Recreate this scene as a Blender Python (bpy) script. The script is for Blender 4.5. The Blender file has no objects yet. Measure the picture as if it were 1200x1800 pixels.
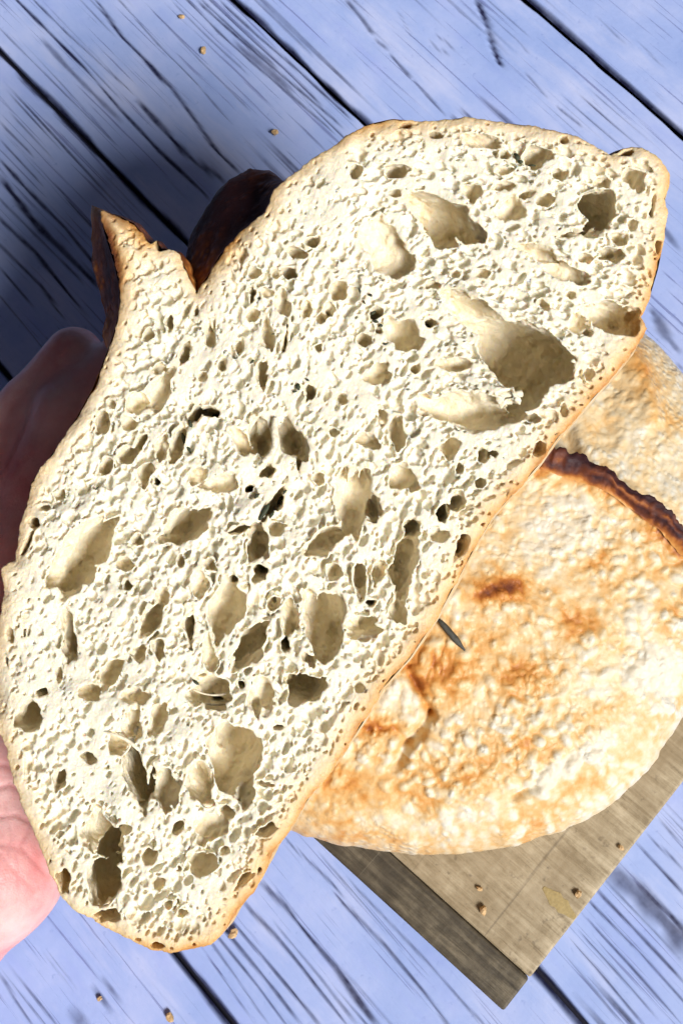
import bpy, bmesh, math, random
import numpy as np
from mathutils import Vector, Matrix, Euler

# ------------------------------------------------------------------ camera, sky, sun, exposure
scene = bpy.context.scene
COL = scene.collection
rad = math.radians
F_PX = 900 / math.tan(rad(26))           # focal length in photo pixels (1200 x 1800)
CAM_H = 0.395
CAM_ROT = Euler((rad(13.2), rad(2.32), 0), 'XYZ')
CAM_M = CAM_ROT.to_matrix()
cam_data = bpy.data.cameras.new('camera')
cam = bpy.data.objects.new('camera', cam_data)
COL.objects.link(cam)
cam.location = (0, 0, CAM_H)
cam.rotation_euler = CAM_ROT
cam_data.sensor_fit = 'VERTICAL'
cam_data.sensor_height = 24
cam_data.lens = 12 / math.tan(rad(26))
cam_data.clip_start = 0.01
cam_data.clip_end = 50
cam_data.dof.use_dof = True
cam_data.dof.focus_distance = 0.272
cam_data.dof.aperture_fstop = 40
scene.camera = cam

SUN_FROM = Vector((0.64, -0.69, 0.82)).normalized()   # towards the sun
world = bpy.data.worlds.new('World')
scene.world = world
world.use_nodes = True
wn = world.node_tree
sky = wn.nodes.new('ShaderNodeTexSky')
sky.sky_type = 'NISHITA'
sky.sun_disc = False
sky.air_density = 0.5
sky.dust_density = 4.0
sky.ozone_density = 0.3
sky.sun_elevation = math.asin(SUN_FROM.z)
sky.sun_rotation = math.atan2(SUN_FROM.x, SUN_FROM.y)
wn.links.new(sky.outputs[0], wn.nodes['Background'].inputs['Color'])
wn.nodes['Background'].inputs['Strength'].default_value = 0.027
sun_d = bpy.data.lights.new('sun', 'SUN')
sun_d.energy = 5.0
sun_d.angle = rad(20)
sun_d.color = (1.0, 0.985, 0.98)
sun = bpy.data.objects.new('sun', sun_d)
COL.objects.link(sun)
sun.rotation_euler = SUN_FROM.to_track_quat('Z', 'Y').to_euler()
vs = scene.view_settings
vs.view_transform = 'Standard'
vs.look = 'None'
vs.exposure = 0.05
vs.gamma = 1
vs.use_curve_mapping = False
scene.cycles.max_bounces = 7
scene.cycles.use_adaptive_sampling = True
scene.cycles.adaptive_threshold = 0.03
scene.cycles.caustics_reflective = False
scene.cycles.caustics_refractive = False

rng = np.random.default_rng(7)
random.seed(7)

# ------------------------------------------------------------------ helpers
CM = np.array(CAM_M)
def ray(px, py):
    return CM @ np.array([(px - 600) / F_PX, -(py - 900) / F_PX, -1.0])
def at_z(px, py, z):
    d = ray(px, py)
    t = (CAM_H - z) / -d[2]
    return np.array([0, 0, CAM_H]) + d * t

def link(name, mesh, parent=None, mat=None):
    o = bpy.data.objects.new(name, mesh)
    COL.objects.link(o)
    if parent is not None:
        o.parent = parent
    if mat is not None and len(mesh.materials) == 0:
        mesh.materials.append(mat)
    return o
def empty(name, loc=(0, 0, 0), rot=None):
    o = bpy.data.objects.new(name, None)
    o.empty_display_size = 0.01
    COL.objects.link(o)
    o.location = loc
    if rot is not None:
        o.rotation_euler = rot
    return o
def tag(o, label=None, cat=None, group=None, kind=None):
    for k, v in (('label', label), ('category', cat), ('group', group), ('kind', kind)):
        if v:
            o[k] = v
    return o
def np_mesh(name, V, Q, smooth=True):
    """V (n,3) float, Q (m,4) or (m,3) int"""
    me = bpy.data.meshes.new(name)
    k = Q.shape[1]
    me.vertices.add(len(V)); me.vertices.foreach_set('co', np.ascontiguousarray(V, dtype=np.float32).ravel())
    me.loops.add(Q.size); me.loops.foreach_set('vertex_index', np.ascontiguousarray(Q, dtype=np.int32).ravel())
    me.polygons.add(len(Q)); me.polygons.foreach_set('loop_start', np.arange(0, Q.size, k, dtype=np.int32))
    me.update(calc_edges=True)
    me.polygons.foreach_set('use_smooth', np.full(len(Q), smooth, dtype=bool))
    return me
def add_attr(me, name, arr):
    a = me.attributes.new(name, 'FLOAT', 'POINT')
    a.data.foreach_set('value', np.ascontiguousarray(arr, dtype=np.float32))
def grid_quads(nu, nv):
    i = np.arange(nu - 1)[:, None] * nv + np.arange(nv - 1)[None, :]
    return np.stack([i, i + nv, i + nv + 1, i + 1], -1).reshape(-1, 4)

_T = np.random.default_rng(99).random((256, 256)).astype(np.float32)
def vn2(x, y, s, seed=0):
    """value noise in -1..1, cell size s"""
    x = x / s + seed * 17.3; y = y / s + seed * 9.7
    xi = np.floor(x).astype(int); yi = np.floor(y).astype(int)
    fx = x - xi; fy = y - yi
    fx = fx * fx * (3 - 2 * fx); fy = fy * fy * (3 - 2 * fy)
    a = _T[xi & 255, yi & 255]; b = _T[(xi + 1) & 255, yi & 255]
    c = _T[xi & 255, (yi + 1) & 255]; d = _T[(xi + 1) & 255, (yi + 1) & 255]
    return ((a * (1 - fx) + b * fx) * (1 - fy) + (c * (1 - fx) + d * fx) * fy) * 2 - 1
def fbm2(x, y, s, seed=0, n=3):
    r = 0; a = 1; t = 0
    for k in range(n):
        r = r + a * vn2(x, y, s / 2 ** k, seed + k * 3); t += a; a *= 0.5
    return r / t

def poly_sdf(pts, X, Y):
    """signed distance (negative inside) of a closed polygon on arrays X, Y"""
    d = np.full(X.shape, 1e9, dtype=np.float32); ins = np.zeros(X.shape, bool)
    n = len(pts)
    for i in range(n):
        x0, y0 = pts[i]; x1, y1 = pts[(i + 1) % n]
        ex, ey = x1 - x0, y1 - y0
        L = ex * ex + ey * ey
        if L < 1e-12: continue
        t = np.clip(((X - x0) * ex + (Y - y0) * ey) / L, 0, 1)
        d = np.minimum(d, (X - x0 - t * ex) ** 2 + (Y - y0 - t * ey) ** 2)
        c = ((y0 <= Y) != (y1 <= Y))
        if abs(ey) > 1e-12:
            ins ^= c & (X < x0 + (Y - y0) / ey * ex)
    d = np.sqrt(d)
    return np.where(ins, -d, d)

def surface_nets(F, h, o):
    """F: field, negative = solid.  Returns vertices and quads facing outwards."""
    S = F < 0
    nx, ny, nz = F.shape
    cnt = np.zeros((nx - 1, ny - 1, nz - 1), np.int8)
    for a in (0, 1):
        for b in (0, 1):
            for c in (0, 1):
                cnt += S[a:nx - 1 + a, b:ny - 1 + b, c:nz - 1 + c]
    act = (cnt > 0) & (cnt < 8)
    del cnt
    I, J, K = np.nonzero(act)
    idx = np.full(act.shape, -1, np.int32)
    idx[I, J, K] = np.arange(len(I), dtype=np.int32)
    cv = {}
    for a in (0, 1):
        for b in (0, 1):
            for c in (0, 1):
                cv[a, b, c] = F[I + a, J + b, K + c]
    P = np.zeros((len(I), 3), np.float32); n = np.zeros(len(I), np.float32)
    for ax in range(3):
        for u in (0, 1):
            for v in (0, 1):
                k0 = [u, v]; k0.insert(ax, 0); k1 = [u, v]; k1.insert(ax, 1)
                f0 = cv[tuple(k0)]; f1 = cv[tuple(k1)]
                m = (f0 < 0) != (f1 < 0)
                t = np.where(m, f0 / np.where(m, f0 - f1, 1), 0)
                p = np.zeros_like(P); p[:] = k0; p[:, ax] += t
                P += p * m[:, None]; n += m
    P /= n[:, None]
    P += np.stack([I, J, K], -1)
    Q = []
    for ax in range(3):
        sl0 = [slice(1, -1)] * 3; sl1 = [slice(1, -1)] * 3
        sl0[ax] = slice(0, F.shape[ax] - 1); sl1[ax] = slice(1, F.shape[ax])
        a = S[tuple(sl0)]; b = S[tuple(sl1)]
        for sgn in (0, 1):
            m = (a & ~b) if sgn == 0 else (~a & b)
            g = np.array(np.nonzero(m)).T
            base = g.copy()
            for k in range(3):
                if k != ax: base[:, k] += 1
            u, v = [(1, 2), (2, 0), (0, 1)][ax]
            q = []
            for du, dv in ((-1, -1), (0, -1), (0, 0), (-1, 0)):
                c = base.copy(); c[:, u] += du; c[:, v] += dv
                q.append(idx[c[:, 0], c[:, 1], c[:, 2]])
            q = np.stack(q, -1)
            if sgn: q = q[:, ::-1]
            Q.append(q)
    Q = np.concatenate(Q)
    return (P * h + np.array(o, np.float32)), Q

# ------------------------------------------------------------------ materials
class NT:
    def __init__(self, name):
        self.m = bpy.data.materials.new(name); self.m.use_nodes = True
        self.t = self.m.node_tree; self.b = self.t.nodes['Principled BSDF']
    def n(self, typ, **kw):
        nd = self.t.nodes.new(typ)
        for k, v in kw.items():
            if k.startswith('i_'):
                key = k[2:]; key = int(key) if key.isdigit() else key.replace('_', ' ')
                nd.inputs[key].default_value = v
            else: setattr(nd, k, v)
        return nd
    def l(self, a, b): self.t.links.new(a, b)
    def ramp(self, fac, stops, interp='LINEAR'):
        r = self.n('ShaderNodeValToRGB'); cr = r.color_ramp; cr.interpolation = interp
        while len(cr.elements) < len(stops): cr.elements.new(0.5)
        for e, (p, c) in zip(cr.elements, stops):
            e.position = p; e.color = (c[0], c[1], c[2], 1) if hasattr(c, '__len__') else (c, c, c, 1)
        self.l(fac, r.inputs[0]); return r.outputs[0]
    def attr(self, name): return self.n('ShaderNodeAttribute', attribute_name=name).outputs['Fac']
    def coord(self, scale=(1, 1, 1), rot=(0, 0, 0)):
        tc = self.n('ShaderNodeTexCoord'); mp = self.n('ShaderNodeMapping')
        mp.inputs['Scale'].default_value = scale; mp.inputs['Rotation'].default_value = rot
        self.l(tc.outputs['Object'], mp.inputs[0]); return mp.outputs[0]
    def noise(self, vec, scale, detail=4, rough=0.55, dist=0):
        nd = self.n('ShaderNodeTexNoise'); nd.inputs['Scale'].default_value = scale
        nd.inputs['Detail'].default_value = detail; nd.inputs['Roughness'].default_value = rough
        nd.inputs['Distortion'].default_value = dist
        self.l(vec, nd.inputs['Vector']); return nd.outputs['Fac']
    def math(self, op, a, b=None, clamp=False):
        nd = self.n('ShaderNodeMath', operation=op); nd.use_clamp = clamp
        for i, v in enumerate((a, b)):
            if v is None: continue
            if isinstance(v, (int, float)): nd.inputs[i].default_value = v
            else: self.l(v, nd.inputs[i])
        return nd.outputs[0]
    def mix(self, fac, a, b, blend='MIX'):
        nd = self.n('ShaderNodeMix', data_type='RGBA', blend_type=blend)
        for key, v in ((0, fac), (6, a), (7, b)):
            if isinstance(v, (int, float)): nd.inputs[key].default_value = v
            elif isinstance(v, tuple): nd.inputs[key].default_value = (*v, 1)
            else: self.l(v, nd.inputs[key])
        return nd.outputs[2]
    def bump(self, h, strength, dist):
        nd = self.n('ShaderNodeBump'); nd.inputs['Strength'].default_value = strength
        nd.inputs['Distance'].default_value = dist
        self.l(h, nd.inputs['Height']); self.l(nd.outputs[0], self.b.inputs['Normal'])
    def base(self, c):
        if isinstance(c, tuple): self.b.inputs['Base Color'].default_value = (*c, 1)
        else: self.l(c, self.b.inputs['Base Color'])
    def set(self, **kw):
        for k, v in kw.items(): self.b.inputs[k.replace('_', ' ')].default_value = v

def mat_plank():
    m = NT('painted_plank')
    c = m.coord((1, 1, 1))
    cs = m.coord((2.2, 110, 110))
    blot = m.noise(c, 22, 5, 0.6)
    col = m.ramp(blot, [(0.25, (0.25, 0.35, 0.66)), (0.5, (0.34, 0.43, 0.73)), (0.75, (0.46, 0.52, 0.78))])
    wash = m.noise(m.coord((5, 22, 22)), 2.2, 5, 0.65)
    col = m.mix(m.math('MULTIPLY', m.ramp(wash, [(0.52, 0.0), (0.74, 1.0)]), 0.55), col, (0.62, 0.64, 0.82))
    col = m.mix(m.math('MULTIPLY', m.ramp(wash, [(0.28, 1.0), (0.46, 0.0)]), 0.45), col, (0.27, 0.33, 0.72))
    streak = m.noise(cs, 6, 4, 0.6, 0.3)
    col = m.mix(m.math('MULTIPLY', m.ramp(streak, [(0.33, 1.0), (0.40, 0.0)]), 0.6), col, (0.09, 0.10, 0.27))
    fine = m.noise(c, 320, 3, 0.6)
    col = m.mix(m.math('MULTIPLY', m.ramp(fine, [(0.22, 1.0), (0.36, 0.0)]), 0.45), col, (0.16, 0.22, 0.50))
    wear = m.noise(c, 60, 4, 0.7)
    cr = m.attr('crack')
    k = m.math('ADD', cr, m.math('MULTIPLY', m.math('SUBTRACT', wear, 0.5), m.math('MULTIPLY', cr, 1.4)), True)
    col = m.mix(k, col, (0.018, 0.020, 0.062))
    m.base(col)
    m.set(Roughness=0.55, Specular_IOR_Level=0.35)
    m.bump(m.math('ADD', m.math('MULTIPLY', streak, 0.8), m.math('MULTIPLY', fine, 0.5)), 0.35, 0.0006)
    return m.m
def mat_gap():
    m = NT('dark_underlay'); m.base((0.01, 0.01, 0.025)); m.set(Roughness=0.9); return m.m
def mat_board(dark):
    m = NT('end_grain_strip' if dark else 'board_wood')
    cs = m.coord((7, 120, 120))
    c = m.coord()
    g1 = m.noise(cs, 4.5, 6, 0.7, 0.5)
    g = m.math('ADD', m.math('MULTIPLY', m.math('SUBTRACT', g1, 0.5), 1.5), m.math('ADD', 0.5, m.math('MULTIPLY', m.math('SUBTRACT', m.noise(c, 190, 5, 0.7), 0.5), 0.9)), True)
    b = m.noise(c, 28, 4, 0.6)
    if dark:
        col = m.ramp(g, [(0.25, (0.035, 0.027, 0.016)), (0.5, (0.085, 0.068, 0.042)), (0.75, (0.17, 0.14, 0.092))])
    else:
        col = m.ramp(g, [(0.25, (0.22, 0.168, 0.095)), (0.5, (0.38, 0.308, 0.195)), (0.75, (0.52, 0.435, 0.295))])
    col = m.mix(m.ramp(b, [(0.46, 0.0), (0.66, 0.75)]), col, (0.24, 0.18, 0.10) if not dark else (0.05, 0.04, 0.026))
    cx = m.coord((130, 6, 100), (0, 0, 0.35))
    sc = m.noise(cx, 2.2, 2, 0.5, 0.6)
    col = m.mix(m.math('MULTIPLY', m.ramp(sc, [(0.68, 0.0), (0.75, 1.0)]), 0.22), col, (0.46, 0.41, 0.30))
    sp = m.noise(c, 240, 3, 0.6)
    col = m.mix(m.math('MULTIPLY', m.ramp(sp, [(0.26, 1.0), (0.38, 0.0)]), 0.6), col, (0.07, 0.05, 0.03))
    kn = m.noise(m.coord((90, 4.0, 60), (0, 0, -0.25)), 2.6, 2, 0.5, 0.4)
    col = m.mix(m.math('MULTIPLY', m.ramp(kn, [(0.27, 1.0), (0.32, 0.0)]), 0.45), col, (0.09, 0.066, 0.04))
    m.base(col); m.set(Roughness=0.6, Specular_IOR_Level=0.3)
    m.bump(m.math('ADD', g, m.math('MULTIPLY', sc, 0.6)), 0.4, 0.0006)
    return m.m
def mat_crumb():
    m = NT('bread_crumb')
    c = m.coord()
    e = m.attr('edge')                       # mm inside the crust
    v = m.noise(c, 90, 4, 0.6)
    e2 = m.math('ADD', e, m.math('MULTIPLY', m.math('SUBTRACT', v, 0.5), 4.0))
    t = m.math('DIVIDE', e2, 12.0, True)
    col = m.ramp(t, [(0.0, (0.47, 0.22, 0.06)), (0.06, (0.62, 0.37, 0.14)), (0.17, (0.73, 0.54, 0.30)),
                     (0.45, (0.80, 0.71, 0.53)), (0.85, (0.83, 0.78, 0.63))])
    col = m.mix(m.math('MULTIPLY', m.attr('pocket'), m.math('MULTIPLY', t, 0.48)), col, (0.79, 0.66, 0.42))   # warm tint painted into the pockets, standing in for light bounced inside
    dk = m.attr('burn')
    col = m.mix(dk, col, (0.16, 0.05, 0.015))
    m.base(col)
    m.set(Roughness=0.62, Specular_IOR_Level=0.28)
    fine = m.noise(c, 1500, 3, 0.6)
    cw = m.n('ShaderNodeVectorMath', operation='ADD'); nz_ = m.n('ShaderNodeTexNoise'); nz_.inputs['Scale'].default_value = 500; m.l(c, nz_.inputs['Vector'])
    sc_ = m.n('ShaderNodeVectorMath', operation='SCALE'); sc_.inputs['Scale'].default_value = 0.0018; m.l(nz_.outputs['Color'], sc_.inputs[0]); m.l(c, cw.inputs[0]); m.l(sc_.outputs[0], cw.inputs[1])
    hs_ = []
    for scl in (700, 1300):
        v = m.n('ShaderNodeTexVoronoi'); v.inputs['Scale'].default_value = scl; m.l(cw.outputs[0], v.inputs['Vector'])
        hs_.append(m.math('POWER', m.math('MULTIPLY', v.outputs['Distance'], 1.5, True), 2.0))
    rt = m.coord((1, 1, 1), (0, 0, rad(-68))); sm = m.n('ShaderNodeMapping'); sm.inputs['Scale'].default_value = (0.22, 1, 1); m.l(rt, sm.inputs[0])
    fib = m.noise(sm.outputs[0], 1300, 3, 0.55, 0.8)
    m.bump(m.math('ADD', m.math('MULTIPLY', fib, 1.1), m.math('ADD', m.math('MULTIPLY', hs_[0], 0.6), m.math('ADD', m.math('MULTIPLY', hs_[1], 0.5), m.math('MULTIPLY', fine, 0.7)))), 0.36, 0.0004)
    m.b.inputs['Subsurface Weight'].default_value = 0.85
    m.b.inputs['Subsurface Radius'].default_value = (1.0, 0.78, 0.48)
    m.b.inputs['Subsurface Scale'].default_value = 0.0009
    return m.m
def mat_crust(name='crust', spec=0.25, rl=0.34):
    m = NT(name)
    c = m.coord()
    b = m.attr('brown')
    n1 = m.noise(c, 260, 4, 0.65)
    n2 = m.noise(c, 45, 3, 0.6)
    t = m.math('ADD', b, m.math('ADD', m.math('MULTIPLY', m.math('SUBTRACT', n1, 0.5), 0.34),
                                m.math('MULTIPLY', m.math('SUBTRACT', n2, 0.5), 0.22)), True)
    wv = m.n('ShaderNodeTexNoise'); wv.inputs['Scale'].default_value = 160; m.l(c, wv.inputs['Vector'])
    ws = m.n('ShaderNodeVectorMath', operation='SCALE'); ws.inputs['Scale'].default_value = 0.003; m.l(wv.outputs['Color'], ws.inputs[0])
    wa = m.n('ShaderNodeVectorMath', operation='ADD'); m.l(c, wa.inputs[0]); m.l(ws.outputs[0], wa.inputs[1])
    vo = m.n('ShaderNodeTexVoronoi'); vo.inputs['Scale'].default_value = 420; m.l(wa.outputs[0], vo.inputs['Vector'])
    bl = m.math('SUBTRACT', 1.0, m.math('MULTIPLY', vo.outputs['Distance'], 1.7), True)
    bl = m.math('MULTIPLY', bl, m.ramp(n2, [(0.38, 0.15), (0.6, 1.0)]))
    t = m.math('SUBTRACT', t, m.math('MULTIPLY', m.math('SUBTRACT', bl, 0.25), 0.20), True)
    col = m.ramp(t, [(0.0, (0.66, 0.62, 0.51)), (0.16, (0.66, 0.52, 0.31)), (0.32, (0.62, 0.385, 0.155)),
                     (0.46, (0.56, 0.26, 0.065)), (0.62, (0.36, 0.12, 0.025)), (0.80, (0.13, 0.036, 0.016)), (1.0, (0.035, 0.012, 0.014))])
    m.base(col)
    r = m.ramp(n1, [(0.3, rl), (0.7, rl + 0.22)])
    m.l(r, m.b.inputs['Roughness'])
    m.set(Specular_IOR_Level=spec)
    m.bump(m.math('ADD', m.math('MULTIPLY', bl, 1.1), m.math('ADD', m.math('MULTIPLY', n1, 0.6), m.math('MULTIPLY', m.noise(c, 900, 2, 0.5), 0.35))), 0.5, 0.0008)
    return m.m
def mat_skin():
    m = NT('skin')
    c = m.coord()
    n1 = m.noise(c, 55, 4, 0.6); n2 = m.noise(c, 700, 3, 0.6)
    col = m.ramp(n1, [(0.3, (0.66, 0.25, 0.24)), (0.5, (0.75, 0.40, 0.38)), (0.72, (0.83, 0.55, 0.52))])
    cre = m.attr('crease')
    col = m.mix(m.math('MULTIPLY', cre, 0.55), col, (0.50, 0.15, 0.15))
    m.base(col)
    m.set(Roughness=0.48, Specular_IOR_Level=0.4)
    m.b.inputs['Subsurface Weight'].default_value = 0.25
    m.b.inputs['Subsurface Radius'].default_value = (1.0, 0.35, 0.2)
    m.b.inputs['Subsurface Scale'].default_value = 0.003
    v = m.n('ShaderNodeTexVoronoi'); v.inputs['Scale'].default_value = 1100; v.feature = 'DISTANCE_TO_EDGE'
    m.l(c, v.inputs['Vector'])
    m.bump(m.math('ADD', n2, v.outputs['Distance']), 0.25, 0.0004)
    return m.m
def mat_plain(name, c, rough=0.7, var=0.35, scale=900):
    m = NT(name); co = m.coord(); n = m.noise(co, scale, 3, 0.6)
    lo = tuple(x * (1 - var) for x in c); hi = tuple(min(1, x * (1 + var)) for x in c)
    m.base(m.ramp(n, [(0.3, lo), (0.7, hi)])); m.set(Roughness=rough); m.bump(n, 0.4, 0.0004); return m.m
M = dict(plank=mat_plank(), gap=mat_gap(), board=mat_board(False), strip=mat_board(True), crumb=mat_crumb(),
         crust=mat_crust(), burnt=mat_crust('burnt_crust', 0.22, 0.5), body=mat_crust('loaf_crust', 0.12, 0.55), skin=mat_skin(), herb=mat_plain('dried_herb', (0.035, 0.042, 0.018)),
         rosemary=mat_plain('rosemary', (0.055, 0.055, 0.045)), bit=mat_plain('crumb_bit', (0.55, 0.36, 0.17)),
         flake=mat_plain('crust_flake', (0.36, 0.27, 0.11), 0.7, 0.12), strand=mat_plain('gluten_strand', (0.80, 0.68, 0.50)))

# ------------------------------------------------------------------ table of painted planks
TH = rad(42.38)
PN = np.array([math.cos(TH), math.sin(TH)]); PT = np.array([-math.sin(TH), math.cos(TH)])
PS = 0.23054 * CAM_H; PO = -0.02535 * CAM_H
CR = [  # cracks in the paint: (width px, strength, points in photo pixels on the table)
 (5,.95,[(30,0),(75,45),(150,120),(210,190),(280,265),(365,345)]), (3,.7,[(60,0),(120,60),(180,115),(230,160)]),
 (7,.55,[(75,70),(120,120),(160,160),(215,215)]), (6,.9,[(170,0),(210,60),(260,110),(290,145)]),
 (6,.9,[(300,152),(350,220),(380,265),(420,302)]), (9,.85,[(245,180),(290,230),(330,275),(395,317)]),
 (3,.6,[(210,0),(280,80),(340,140),(400,210)]), (3,.5,[(105,155),(150,200),(200,250)]),
 (4,.75,[(330,0),(390,62),(450,115),(520,175),(590,235)]), (4,.8,[(345,0),(410,58),(470,110),(540,170),(605,225)]),
 (3,.7,[(360,5),(430,70),(490,120)]), (4,.8,[(385,0),(450,60),(520,120),(620,212)]), (11,.6,[(425,85),(480,130),(500,150)]),
 (3,.7,[(370,0),(440,66),(505,126),(560,180)]), (3,.5,[(300,0),(360,60),(430,125)]), (3,.4,[(270,20),(350,105),(440,195)]),
 (4,.6,[(0,215),(60,275)]), (4,.65,[(0,245),(70,320)]), (6,.85,[(0,280),(50,335),(110,395),(180,480)]),
 (11,.9,[(0,310),(60,390),(120,450),(170,500)]), (7,.9,[(0,385),(60,440),(140,540)]), (5,.75,[(0,430),(80,510),(110,560)]),
 (5,.7,[(0,470),(60,540)]), (5,.7,[(100,325),(130,365),(165,400)]), (3,.55,[(0,50),(60,110),(110,160)]),
 (4,.6,[(0,350),(60,410),(150,500)]), (3,.5,[(20,200),(90,275)]), (3,.5,[(0,520),(50,580),(90,630)]),
 (7,.7,[(608,0),(630,25),(652,55)]), (5,.6,[(660,70),(680,85)]), (6,.65,[(690,100),(720,135)]), (5,.6,[(730,145),(775,195)]),
 (8,.9,[(838,0),(855,40),(866,80),(880,116)]), (3,.45,[(800,15),(838,45)]), (3,.45,[(925,130),(955,165)]), (4,.5,[(975,185),(1015,216)]),
 (2,.4,[(757,72),(763,63),(780,68),(792,82),(788,92),(770,88),(757,72)]), (3,.35,[(700,20),(720,60)]), (3,.35,[(1050,30),(1090,70)]),
 (3,.35,[(1120,70),(1160,115)]), (3,.3,[(900,60),(925,90)]),
 (14,.6,[(1145,545),(1170,590),(1190,615)]), (10,.5,[(1165,400),(1185,430)]), (6,.5,[(1190,635),(1200,655)]),
 (5,.6,[(0,1700),(15,1740),(50,1792)]), (4,.35,[(205,1765),(240,1725)]),
 (6,.85,[(455,1550),(500,1590),(527,1627)]), (7,.9,[(535,1637),(565,1672),(600,1712),(625,1748)]), (4,.7,[(500,1475),(550,1520),(600,1570)]),
 (4,.8,[(430,1590),(480,1640),(530,1700),(600,1790)]), (4,.8,[(412,1625),(460,1680),(510,1740),(560,1800)]),
 (4,.75,[(400,1640),(470,1725),(520,1790)]), (3,.7,[(385,1650),(450,1730),(500,1798)]), (3,.6,[(375,1662),(430,1740),(470,1800)]),
 (4,.7,[(440,1600),(500,1660),(560,1740)]), (3,.5,[(365,1680),(410,1745),(440,1790)]), (3,.5,[(480,1620),(560,1715),(620,1795)]),
 (5,.75,[(600,1585),(675,1660),(750,1750),(785,1800)]), (8,.85,[(600,1715),(630,1760),(660,1800)]),
 (3,.55,[(625,1560),(750,1690),(820,1770),(850,1800)]), (5,.6,[(600,1765),(625,1800)]), (3,.5,[(560,1500),(640,1590),(700,1660)]),
 (4,.8,[(1130,1495),(1200,1570)]), (4,.7,[(1145,1477),(1200,1525)]), (26,.75,[(1080,1535),(1125,1570),(1200,1655)]),
 (12,.95,[(1110,1545),(1150,1585),(1200,1630)]),
 (4,.8,[(1060,1577),(1130,1650),(1200,1725)]), (3,.75,[(1045,1595),(1125,1675),(1200,1760)]), (4,.75,[(1030,1615),(1100,1690),(1175,1775)]),
 (3,.7,[(1015,1635),(1075,1700),(1150,1785)]), (3,.7,[(1000,1650),(1050,1705),(1125,1795)]), (3,.5,[(985,1672),(1040,1735),(1090,1798)]),
 (3,.5,[(1075,1560),(1200,1690)]), (4,.6,[(1170,1455),(1200,1485)]),
 (7,.7,[(198,1742),(204,1748)]), (6,.7,[(180,1756),(184,1760)]), (12,.6,[(138,1792),(146,1798)]), (4,.5,[(60,1694),(64,1698)]),
 (7,.6,[(244,1720),(250,1726)]), (5,.5,[(120,1775),(122,1778)]),
]
TRX = []
for w, s, pts in CR:
    W = np.array([at_z(x, y, 0)[:2] for x, y in pts])
    TRX.append((w * 0.5 * 0.215e-3, s, np.stack([W @ PT, W @ PN], -1)))
table = empty('table', (0, 0, 0))
tag(table, kind='structure')
und = bmesh.new()
bmesh.ops.create_cube(und, size=1)
me = bpy.data.meshes.new('underlay'); und.to_mesh(me); und.free()
for v in me.vertices:
    v.co = (v.co.x * 1.09, v.co.y * 0.72, v.co.z * 0.02 - 0.0165)
ul = link('underlay', me, table, M['gap'])
ul.rotation_euler = (0, 0, TH + math.pi / 2)
for k in range(-3, 5):
    v0 = PO + k * PS; v1 = v0 + PS
    gapw = 0.0008 if k != 3 else 0.0012
    nv, nu = (230, 330 if k == 2 else 165) if -2 <= k <= 3 else (60, 60)
    uu = np.linspace(-0.55, 0.55, nu); vv = np.linspace(v0 + gapw, v1 - gapw * 0.8, nv)
    U, Vv = np.meshgrid(uu, vv, indexing='ij')
    ck = np.zeros_like(U)
    for hw, s, P in TRX:
        if P[:, 1].max() < v0 - .002 or P[:, 1].min() > v1 + .002: continue
        hw = max(hw * 1.1, 0.00036)
        for i in range(len(P) - 1):
            a, b = P[i], P[i + 1]
            e = b - a; L = e @ e
            t = np.clip(((U - a[0]) * e[0] + (Vv - a[1]) * e[1]) / L, 0, 1)
            d = np.hypot(U - a[0] - t * e[0], Vv - a[1] - t * e[1])
            wob = 1 + 0.55 * vn2(U * 1000, Vv * 1000, 7, i)
            ck = np.maximum(ck, s * np.clip(1.5 - d / (hw * wob), 0, 1))
    # thin scattered hair cracks along the grain
    hair = np.clip((fbm2(U * 14, Vv * 1000 + 3 * np.sin(U * 9), 1.6, 40 + k, 2) - 0.40) * 5, 0, 1)
    hair *= np.clip(vn2(U * 100, Vv * 100, 3.0, 60 + k) * 2.2 - 0.25, 0, 1) * 0.8
    ck = np.maximum(ck, hair)
    edge = np.minimum(Vv - vv[0], vv[-1] - Vv)
    rag = 0.0009 + 0.0009 * vn2(U * 1000, Vv * 0 + k, 9, k)
    er = np.clip(1 - edge / np.maximum(rag * 1.6, 2e-4), 0, 1)
    ck = np.maximum(ck, np.clip(er * 1.3, 0, 1) * 0.95)
    Z = -0.0007 * ck - 0.0016 * er ** 2 + 0.00012 * fbm2(U * 300, Vv * 1000, 6, k)
    VV = np.stack([U, Vv - v0, Z], -1).reshape(-1, 3)
    me = np_mesh('plank', VV, grid_quads(nu, nv)[:, ::1])
    add_attr(me, 'crack', ck.ravel())
    # skirt sides are the dark gap; the plank body below
    o = link('plank', me, table, M['plank'])
    # local x -> PT, local y -> PN : this frame is left-handed, so flip y through the matrix
    R = Matrix(((PT[0], PN[0], 0, PN[0] * v0), (PT[1], PN[1], 0, PN[1] * v0), (0, 0, 1, 0.0), (0, 0, 0, 1)))
    if R.to_3x3().determinant() < 0:
        VV[:, 0] *= -1
        me.vertices.foreach_set('co', VV.astype(np.float32).ravel())
        me.flip_normals(); me.update()
        R = Matrix(((-PT[0], PN[0], 0, PN[0] * v0), (-PT[1], PN[1], 0, PN[1] * v0), (0, 0, 1, 0.0), (0, 0, 0, 1)))
    o.matrix_local = R

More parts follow.
